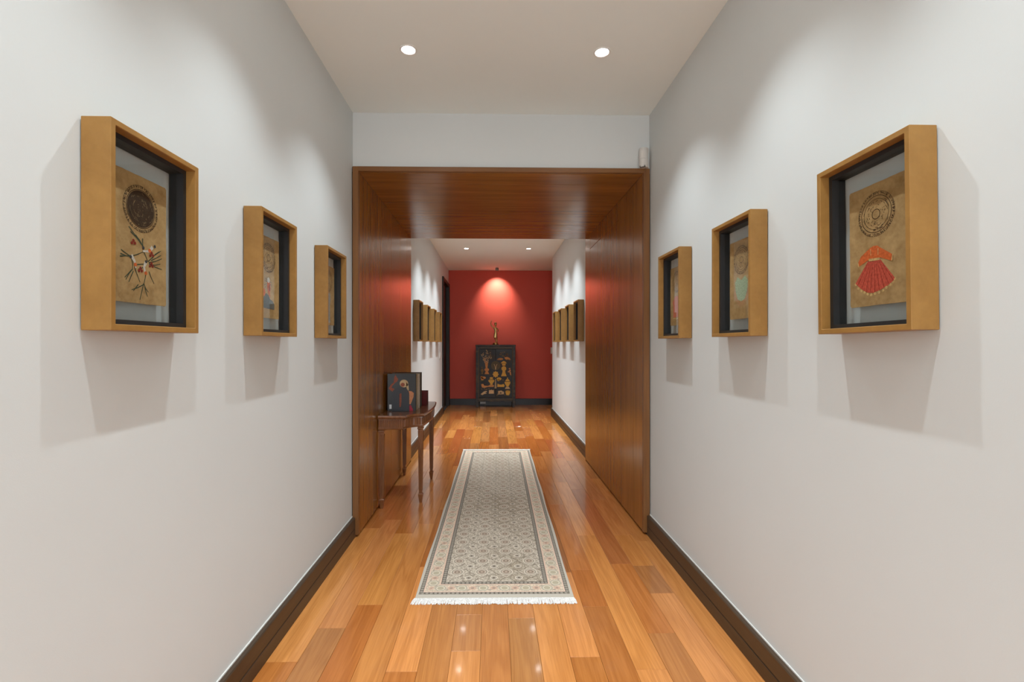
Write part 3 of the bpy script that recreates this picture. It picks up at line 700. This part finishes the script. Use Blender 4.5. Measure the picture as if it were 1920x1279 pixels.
# books and bookend on the table
def book(name, x0, x1, y0, y1, h, cover, pages, label, group='books standing on the console table', rounded=False):
    r = tag(empty(name, ((x0 + x1) / 2, (y0 + y1) / 2, TZ)), label, 'book', group)
    W, D = (x1 - x0) / 2, (y1 - y0) / 2; t = 0.003
    bm = B(); cbox(bm, -W, W, -D, -D + t, 0.0, h, 0.0008); cbox(bm, -W, W, D - t, D, 0.0, h, 0.0008); cbox(bm, -W, -W + t, -D, D, 0.0, h, 0.0008); obj('cover', bm, cover, r)
    bm = B(); box(bm, -W + t, W - 0.004, -D + t, D - t, 0.003, h - 0.004); obj('pages', bm, pages, r)
    return r
PAGES_W = flat('pages_white', S(226, 214, 196)); PAGES_T = flat('pages_tan', S(180, 162, 132)); PAGES_G = flat('pages_grey', S(96, 86, 76))
COV_BLK = Mat('black_glossy_cover', (0.018, 0.021, 0.023, 1), 0.28, 0.5).m; COV_TAN = flat('tan_cover', S(150, 130, 102), 0.5); COV_BRN = flat('brown_cover', S(70, 58, 48), 0.5); COV_RED = flat('dark_red_cover', S(98, 12, 8), 0.4)
b1 = book('art_book', -0.868, -0.637, 3.862, 3.892, 0.304, COV_BLK, Mat('black_page_edge', (0.02, 0.022, 0.02, 1), 0.5).m, 'black book with a photograph of a blond dancer on its front cover')
SKIN = flat('print_skin', S(208, 140, 98), 0.35); SKIN2 = flat('print_skin_shadow', S(160, 92, 72), 0.35); HAIR = flat('print_blond', S(206, 180, 140), 0.35); PNK = flat('print_pink', S(170, 52, 70), 0.35); LABW = Mat('sticker_white', (0.75, 0.76, 0.76, 1), 0.5).m
def cq(x, y_):                                  # cover position read from the photograph, metres from the cover centre / bottom
    return ((x - 335) / 690 * 0.231 - 0.1155, (1035 - y_) / 900 * 0.304)
def cprint(name, mat, polys, d=0.0):
    bm = B()
    for pl in polys:
        vs_ = [bm.verts.new((cq(*p)[0], -0.0153 - d, cq(*p)[1])) for p in pl]; bm.faces.new(vs_)
    return obj(name, bm, mat, b1)
def ell(cx, cy, a, b, n=18): return [(cx + a * math.cos(2 * PI * k / n), cy + b * math.sin(2 * PI * k / n)) for k in range(n)]
cprint('arm_print', SKIN2, [[(535, 150), (555, 200), (600, 265), (575, 320), (520, 360), (455, 430), (440, 470), (515, 500), (460, 570), (380, 510), (368, 480), (420, 400), (490, 340), (500, 230)]])
cprint('hair_print', HAIR, [ell(740, 370, 105, 95), [(800, 330), (850, 420), (860, 520), (840, 560), (800, 480)]])
cprint('face_print', SKIN2, [ell(710, 400, 50, 48)], 0.0002)
cprint('shoulder_print', SKIN, [[(840, 545), (930, 560), (980, 600), (975, 690), (940, 780), (905, 870), (860, 880), (870, 760), (845, 640)]])
cprint('chest_print', SKIN2, [[(615, 590), (680, 590), (680, 800), (665, 940), (630, 940), (615, 760)]])
cprint('skirt_print', PNK, [[(860, 900), (910, 890), (960, 1000), (960, 1034), (850, 1034)]])
cprint('sticker', LABW, [[(383, 880), (440, 880), (440, 985), (383, 985)]])
# arched bookend with a slot, its foot sliding under the book
be = tag(empty('bookend', (-0.757, 3.852, TZ)), 'black metal arched bookend with a slot in front of the black book', 'bookend')
bm = B(); aw, ah = 0.0695, 0.150
outer = [(-aw, 0)] + [(-aw * math.cos(k * PI / 16), ah - 0.012 + 0.058 * math.sin(k * PI / 16)) for k in range(17)] + [(aw, 0)]
sl = [(-0.011, 0.025)] + [(-0.011 * math.cos(k * PI / 8), 0.135 + 0.011 * math.sin(k * PI / 8)) for k in range(9)] + [(0.011, 0.025)]
def arch(bm, y):
    L_, R_, T_ = [], [], []
    vo = [bm.verts.new((x, y, z)) for x, z in outer]; vi = [bm.verts.new((x, y, z)) for x, z in sl]; return vo, vi
f_o, f_i = arch(bm, -0.0015); k_o, k_i = arch(bm, 0.0015)
for vo, vi in ((f_o, f_i), (k_o, k_i)):
    es = []
    for loop in (vo, vi):
        for i in range(len(loop)): es.append(bm.edges.new((loop[i], loop[(i + 1) % len(loop)])))
    bmesh.ops.triangle_fill(bm, edges=es, use_beauty=True, use_dissolve=False)
for a, b in ((f_o, k_o), (f_i, k_i)):
    for i in range(len(a)): j = (i + 1) % len(a); bm.faces.new((a[i], a[j], b[j], b[i]))
obj('upright', bm, METALB, be)
bm = B(); box(bm, -aw, aw, -0.0015, -0.035, 0.0, 0.0016); obj('foot', bm, METALB, be)
book('tan_book', -0.865, -0.634, 3.893, 3.948, 0.296, COV_TAN, PAGES_T, 'tan book standing right behind the black book')
book('white_book', -0.865, -0.632, 3.949, 4.045, 0.296, flat('off_white_cover', S(196, 184, 166), 0.5), PAGES_W, 'thick book with white page edges in the middle of the row')
book('brown_book', -0.868, -0.630, 4.046, 4.15, 0.300, COV_BRN, PAGES_G, 'dark grey-brown book at the far end of the tall row')
book('red_book', -0.862, -0.596, 4.20, 4.315, 0.124, COV_RED, flat('red_page_edge', S(92, 12, 8)), 'short dark red book lowest and farthest in the row')

# ------------------------------------------------------------------ lacquer cabinet
CX0, CX1, CY0, CY1, CZ = -0.350, 0.442, 9.375, 9.755, 1.252
cb = tag(empty('lacquer_cabinet', ((CX0 + CX1) / 2, (CY0 + CY1) / 2, 0)), 'black lacquer two-door cabinet with gold vases and flowers, against red wall', 'cabinet')
KX = (CX1 - CX0) / 750.0
def cp(x, y): return (CX0 + (x - 75) * KX, (1230 - y) * KX * 1.02)     # cabinet face, from the photograph's outline
pw = 0.062
for x0, x1 in ((CX0, CX0 + pw), (CX1 - pw, CX1)):
    for y0, y1 in ((CY0, CY0 + 0.05), (CY1 - 0.05, CY1)):
        bm = B(); cbox(bm, x0, x1, y0, y1, 0.0, CZ - 0.03, 0.004); part('post', bm, LACR, cb)
bm = B(); cbox(bm, CX0 - 0.006, CX1 + 0.006, CY0 - 0.006, CY1, CZ - 0.03, CZ, 0.005); part('top_board', bm, LACR, cb)
bm = B(); box(bm, CX0 + 0.012, CX1 - 0.012, CY0 + 0.03, CY1 - 0.006, 0.125, CZ - 0.03); part('body', bm, LACQ, cb)
bm = B(); cbox(bm, CX0 + pw, CX1 - pw, CY0 + 0.004, CY0 + 0.03, CZ - 0.085, CZ - 0.03, 0.003); part('top_rail', bm, LACR, cb)
bm = B(); cbox(bm, CX0 + pw, CX1 - pw, CY0 + 0.004, CY0 + 0.03, 0.115, 0.195, 0.003); part('apron', bm, LACR, cb)
xm = (CX0 + CX1) / 2
doors = []
for x0, x1 in ((CX0 + pw + 0.002, xm - 0.0015), (xm + 0.0015, CX1 - pw - 0.002)):
    bm = B(); cbox(bm, x0, x1, CY0 + 0.010, CY0 + 0.03, 0.198, CZ - 0.088, 0.003); dr = part('door', bm, LACQ, cb); doors.append(dr)
def gold(name, mat, polys, dr, th=0.003):
    bm = B(); yf = CY0 + 0.0102
    for pl in polys:
        pts = [cp(*p) for p in pl]; o_ = Vector(cb.location)
        prism(bm, pts, lambda x, z: (x, yf, z), lambda x, z: (x, yf - th, z))
    o = obj(name, bm, mat, dr)
    if name == 'blossom_motif': o['kind'] = 'stuff'
    return o
def lz(cx, prof): return [(cx - w_, y) for w_, y in prof] + [(cx + w_, y) for w_, y in reversed(prof)]
rf = random.Random(9)
def blossoms(cx, cy, ax, ay, n, r0, r1): return [ell(cx + ax * math.sqrt(rf.random()) * math.cos(a), cy + ay * math.sqrt(rf.random()) * math.sin(a), rf.uniform(r0, r1), rf.uniform(r0, r1), 7) for a in [rf.uniform(0, 2 * PI) for _ in range(n)]]
dl, dr_ = doors
gold('blossom_motif', GOLDP, blossoms(280, 260, 105, 100, 52, 5, 11), dl)
gold('blossom_motif', GOLDP, blossoms(280, 350, 75, 60, 18, 8, 15), dl, 0.0034)
gold('vase_motif', GOLDR, [lz(278, [(30, 390), (26, 440), (18, 490), (24, 498)]), ell(282, 530, 44, 30, 16), [(262, 560), (304, 560), (330, 612), (240, 612)]], dl)
gold('flower_motif', GOLDD, [ell(195, 545, 26, 34, 10), ell(190, 490, 12, 16, 8), [(185, 575), (205, 575), (212, 610), (178, 610)]], dl)
gold('flower_motif', GOLDR, [ell(215, 680, 52, 24, 12), ell(200, 705, 26, 26, 10), ell(185, 665, 22, 16, 10)], dl)
gold('leaf_motif', flat('lacquer_green', (0.09, 0.11, 0.045, 1), 0.5), [ell(185, 735, 28, 10, 8), ell(215, 730, 16, 9, 8)], dl)
gold('urn_motif', GOLD, [ell(370, 685, 34, 18, 12), lz(370, [(40, 706), (36, 716)]), lz(370, [(58, 722), (56, 745), (30, 775), (18, 800), (30, 812)])], dl)
gold('scroll_motif', GOLDR, [[(175, 800), (215, 790), (235, 825), (300, 832), (340, 815), (420, 815), (415, 850), (300, 850), (240, 868), (190, 860)]], dl)
gold('scroll_motif', GOLDP, [[(165, 985), (200, 955), (235, 930), (280, 925), (290, 940), (250, 955), (285, 970), (230, 982), (200, 1002)]], dl)
gold('blossom_motif', GOLDD, blossoms(255, 890, 85, 26, 12, 5, 10), dl)
gold('box_motif', GOLDP, [[(325, 905), (350, 912), (368, 900), (390, 912), (415, 905), (418, 975), (322, 975)]], dl)
gold('blossom_motif', GOLDD, blossoms(600, 240, 90, 50, 30, 5, 10), dr_)
gold('cloud_motif', GOLDR, [ell(540, 332, 52, 20, 14), ell(500, 340, 20, 12, 10), [(615, 300), (670, 292), (715, 312), (735, 345), (715, 352), (690, 340), (650, 345), (625, 330)]], dr_)
gold('vase_motif', GOLD, [[(545, 412), (575, 380), (605, 366), (635, 380), (662, 412)], lz(605, [(36, 418), (30, 455)]), ell(606, 510, 46, 46, 18), lz(606, [(26, 552), (30, 590), (50, 640), (54, 652)])], dr_)
gold('flower_motif', GOLDR, [ell(715, 510, 18, 12, 8), ell(722, 545, 20, 16, 8), ell(700, 568, 22, 12, 8), [(715, 575), (740, 565), (745, 640), (720, 620)]], dr_)
gold('burner_motif', GOLD, [ell(675, 690, 12, 14, 8), lz(675, [(22, 705), (40, 735), (42, 746)]), lz(675, [(54, 755), (52, 785), (34, 815), (18, 845)])], dr_)
gold('burner_foot_motif', GOLDP, [lz(675, [(30, 850), (48, 888)])], dr_)
gold('scroll_motif', GOLD, [[(485, 790), (520, 805), (560, 808), (600, 795), (620, 820), (610, 852), (480, 850)]], dr_)
gold('cloud_motif', GOLDP, [ell(515, 945, 20, 26, 10), ell(550, 935, 30, 18, 10), ell(585, 955, 26, 22, 10), [(485, 975), (610, 970), (605, 985), (490, 988)]], dr_)
gold('pot_motif', GOLD, [lz(680, [(42, 920), (44, 960), (30, 990), (24, 1004)]), ell(680, 922, 30, 10, 12)], dr_)
gold('lotus_motif', GOLD, [ell(515, 700, 46, 28, 14), ell(505, 725, 26, 18, 10)], dr_)
for pl_ in ([(465, 1000), (500, 990), (498, 998), (470, 1010)], ell(628, 998, 12, 9, 8), ell(590, 720, 14, 8, 8)): gold('branch_motif', GOLDD, [pl_], dr_)
# thin gold border lines of the rails
bm = B(); yf = CY0 - 0.001
for (x0, y0), (x1, y1) in (((140, 120), (760, 126)), ((128, 120), (134, 1090)), ((766, 120), (772, 1090)), ((140, 1085), (760, 1090))):
    a, b = cp(x0, y0), cp(x1, y1); box(bm, min(a[0], b[0]), max(a[0], b[0]), yf, CY0 + 0.006, min(a[1], b[1]), max(a[1], b[1]))
part('border_line', bm, GOLDD, cb)
# round lock plate, padlock and tassel
def disc_y(bm, cx, cz, r, y0, y1, n=28): prism(bm, [(cx + r * math.cos(2 * PI * k / n), cz + r * math.sin(2 * PI * k / n)) for k in range(n)], lambda x, z: (x, y0, z), lambda x, z: (x, y1, z))
bm = B(); p = cp(450, 455); disc_y(bm, p[0], p[1], 88 * KX, CY0 + 0.0102, CY0 + 0.004); lp = part('lock_plate', bm, flat('aged_brass_plate', (0.10, 0.07, 0.03, 1), 0.4), cb)
bm = B()
for pts in (((420, 425), (440, 470), (448, 530)), ((478, 425), (460, 470), (450, 530))):
    for (xa, ya), (xb2, yb3) in zip(pts, pts[1:]):
        a, b = cp(xa, ya), cp(xb2, yb3); prism(bm, [(a[0] - .004, a[1]), (a[0] + .004, a[1]), (b[0] + .004, b[1]), (b[0] - .004, b[1])], lambda x, z: (x, CY0 + 0.004, z), lambda x, z: (x, CY0 - 0.004, z))
part('cord', bm, GOLDP, cb)
bm = B(); p = cp(450, 615)
prism(bm, [(p[0] + (0.052 + 0.008 * math.cos(8 * a)) * math.cos(a) * 1.05, p[1] + (0.058 + 0.008 * math.cos(8 * a)) * math.sin(a)) for a in [2 * PI * k / 48 for k in range(48)]], lambda x, z: (x, CY0 + 0.008, z), lambda x, z: (x, CY0 - 0.008, z))
part('padlock', bm, GOLD, cb)
bm = B(); p = cp(448, 875); lathe(bm, [(0.020, 0), (0.020, 0.025), (0.014, 0.11), (0.008, 0.165), (0.010, 0.175), (0.004, 0.19)], (p[0], CY0 - 0.014, p[1]), 12); ts = part('tassel', bm, flat('tassel_cream', (0.50, 0.36, 0.20, 1)), cb); ts['label'] = 'cream tassel'
for o in list(C.objects):                       # motifs were drawn in world space under their doors
    pass
# brass statuette
st = tag(empty('brass_statuette', (0.045, 9.55, CZ)), 'slender brass figure with one raised arm on top of the black cabinet', 'statuette')
bm = B(); lathe(bm, [(0.062, 0), (0.064, 0.010), (0.050, 0.018), (0.054, 0.028), (0.040, 0.040), (0.0, 0.042)], n=24); obj('pedestal', bm, BRASS, st, True)
def sk(x, y): return (x - 850) * 0.000509, (1090 - y) * 0.000509 + 0.040
me = bpy.data.meshes.new('figure'); bm = B(); ly = bm.verts.layers.skin.verify()
def node(x, y, r, dep=0.0):
    a, b = sk(x, y); v = bm.verts.new((a, dep, b)); v[ly].radius = (r, r); return v
pel = node(855, 700, 0.026); pel[ly].use_root = True
wst = node(850, 620, 0.020); chs = node(845, 535, 0.027); nk = node(850, 455, 0.012); hd0 = node(852, 410, 0.016); hd1 = node(852, 345, 0.031); hd2 = node(850, 290, 0.024); hd3 = node(850, 262, 0.010)
for a, b in ((pel, wst), (wst, chs), (chs, nk), (nk, hd0), (hd0, hd1), (hd1, hd2), (hd2, hd3)): bm.edges.new((a, b))
def chain(root, pts):
    p_ = root
    for q_ in pts: v = node(*q_); bm.edges.new((p_, v)); p_ = v
chain(chs, [(788, 505, 0.013), (722, 445, 0.0105), (662, 378, 0.010), (655, 300, 0.0085, -0.01), (690, 215, 0.007, -0.015), (712, 180, 0.009, -0.015)])
chain(chs, [(905, 510, 0.013), (945, 560, 0.0105), (965, 600, 0.010), (930, 650, 0.008, -0.012), (905, 670, 0.008, -0.015)])
chain(pel, [(826, 730, 0.019), (806, 800, 0.018, -0.008), (800, 860, 0.015, -0.015), (838, 950, 0.012), (868, 1040, 0.009, 0.005), (858, 1078, 0.010, -0.012)])
chain(pel, [(882, 735, 0.019), (890, 820, 0.017), (895, 890, 0.014), (905, 980, 0.012, 0.006), (915, 1050, 0.009, 0.006), (922, 1080, 0.010, -0.010)])
bm.to_mesh(me); bm.free(); me.materials.append(BRASS)
fg = bpy.data.objects.new('figure', me); C.objects.link(fg); fg.parent = st
fg.modifiers.new('skin', 'SKIN').use_smooth_shade = True
fg.modifiers.new('sub', 'SUBSURF').render_levels = 2
bm = B()                                        # draped cloth round the hips
rows = []
for z_, rx, ry, cx in ((715, 0.030, 0.027, 855), (760, 0.036, 0.030, 850), (820, 0.036, 0.028, 846), (880, 0.032, 0.024, 848)):
    a, b = sk(cx, z_); rows.append([bm.verts.new((a + rx * (1 + .10 * math.sin(6 * t_ + z_)) * math.cos(t_), ry * (1 + .10 * math.sin(5 * t_)) * math.sin(t_), b + 0.006 * math.sin(2 * t_))) for t_ in [2 * PI * k / 28 for k in range(28)]])
for a, b in zip(rows, rows[1:]):
    for k in range(28): bm.faces.new((a[k], a[(k + 1) % 28], b[(k + 1) % 28], b[k]))
obj('drapery', bm, BRASS, st, True)

# ------------------------------------------------------------------ small wall fittings
ms = tag(empty('motion_sensor', (0.998, YP0 - 0.014, 2.495)), 'white motion sensor in the upper right corner above the wood portal', 'sensor')
ms.rotation_euler = (0, 0, -0.55)
bm = B(); n = 12
prof2 = [(-0.031 + 0.062 * k / n, -0.036 * math.sin(PI * k / n) ** 0.6 - 0.004) for k in range(n + 1)] + [(0.031, 0.004), (-0.031, 0.004)]
prism(bm, prof2, lambda x, y: (x, y, -0.060), lambda x, y: (x * 0.96, y * 0.92, 0.066)); obj('housing', bm, WHITEP, ms)
bm = B(); prof3 = [(-0.022 + 0.044 * k / n, -0.0405 * math.sin(PI * (0.14 + 0.72 * k / n)) ** 0.6 - 0.002) for k in range(n + 1)] + [(0.022, -0.01), (-0.022, -0.01)]
prism(bm, prof3, lambda x, y: (x, y, -0.006), lambda x, y: (x * 0.97, y * 0.97, 0.045)); obj('lens_window', bm, LENSW, ms)
bm = B(); box(bm, -0.018, 0.018, -0.036, -0.02, -0.0615, -0.052); obj('sensor_slot', bm, Mat('slot_dark', (0.12, 0.115, 0.11, 1), 0.6).m, ms)
sw = tag(empty('light_switch', (1.235, YR, 1.13)), 'white switch plate on the red wall by the right corner', 'switch')
bm = B(); cbox(bm, -0.04, 0.04, -0.010, 0.0, -0.066, 0.066, 0.003); obj('plate', bm, WHITEP, sw)
bm = B(); cbox(bm, -0.022, 0.022, -0.014, -0.009, -0.034, 0.034, 0.002); obj('rocker', bm, LENSW, sw)
so = tag(empty('wall_socket', (-0.215, YR - 0.022, 0.062)), 'white socket plate on the black baseboard under the cabinet', 'socket')
bm = B(); cbox(bm, -0.058, 0.058, -0.008, 0.0, -0.036, 0.036, 0.002); obj('plate', bm, WHITEP, so)
bm = B(); [disc_y(bm, x, 0.0, 0.018, -0.0095, -0.007, 16) for x in (-0.028, 0.028)]; obj('outlet', bm, LENSW, so)
sw2 = tag(empty('light_switch', (XL, 8.17, 1.08), -PI / 2), 'small white switch plate on the left wall beside the black door', 'switch')
bm = B(); cbox(bm, -0.04, 0.04, 0.0, 0.009, -0.06, 0.06, 0.003); obj('plate', bm, WHITEP, sw2)
bm = B(); cbox(bm, -0.022, 0.022, 0.008, 0.013, -0.032, 0.032, 0.002); obj('rocker', bm, LENSW, sw2)
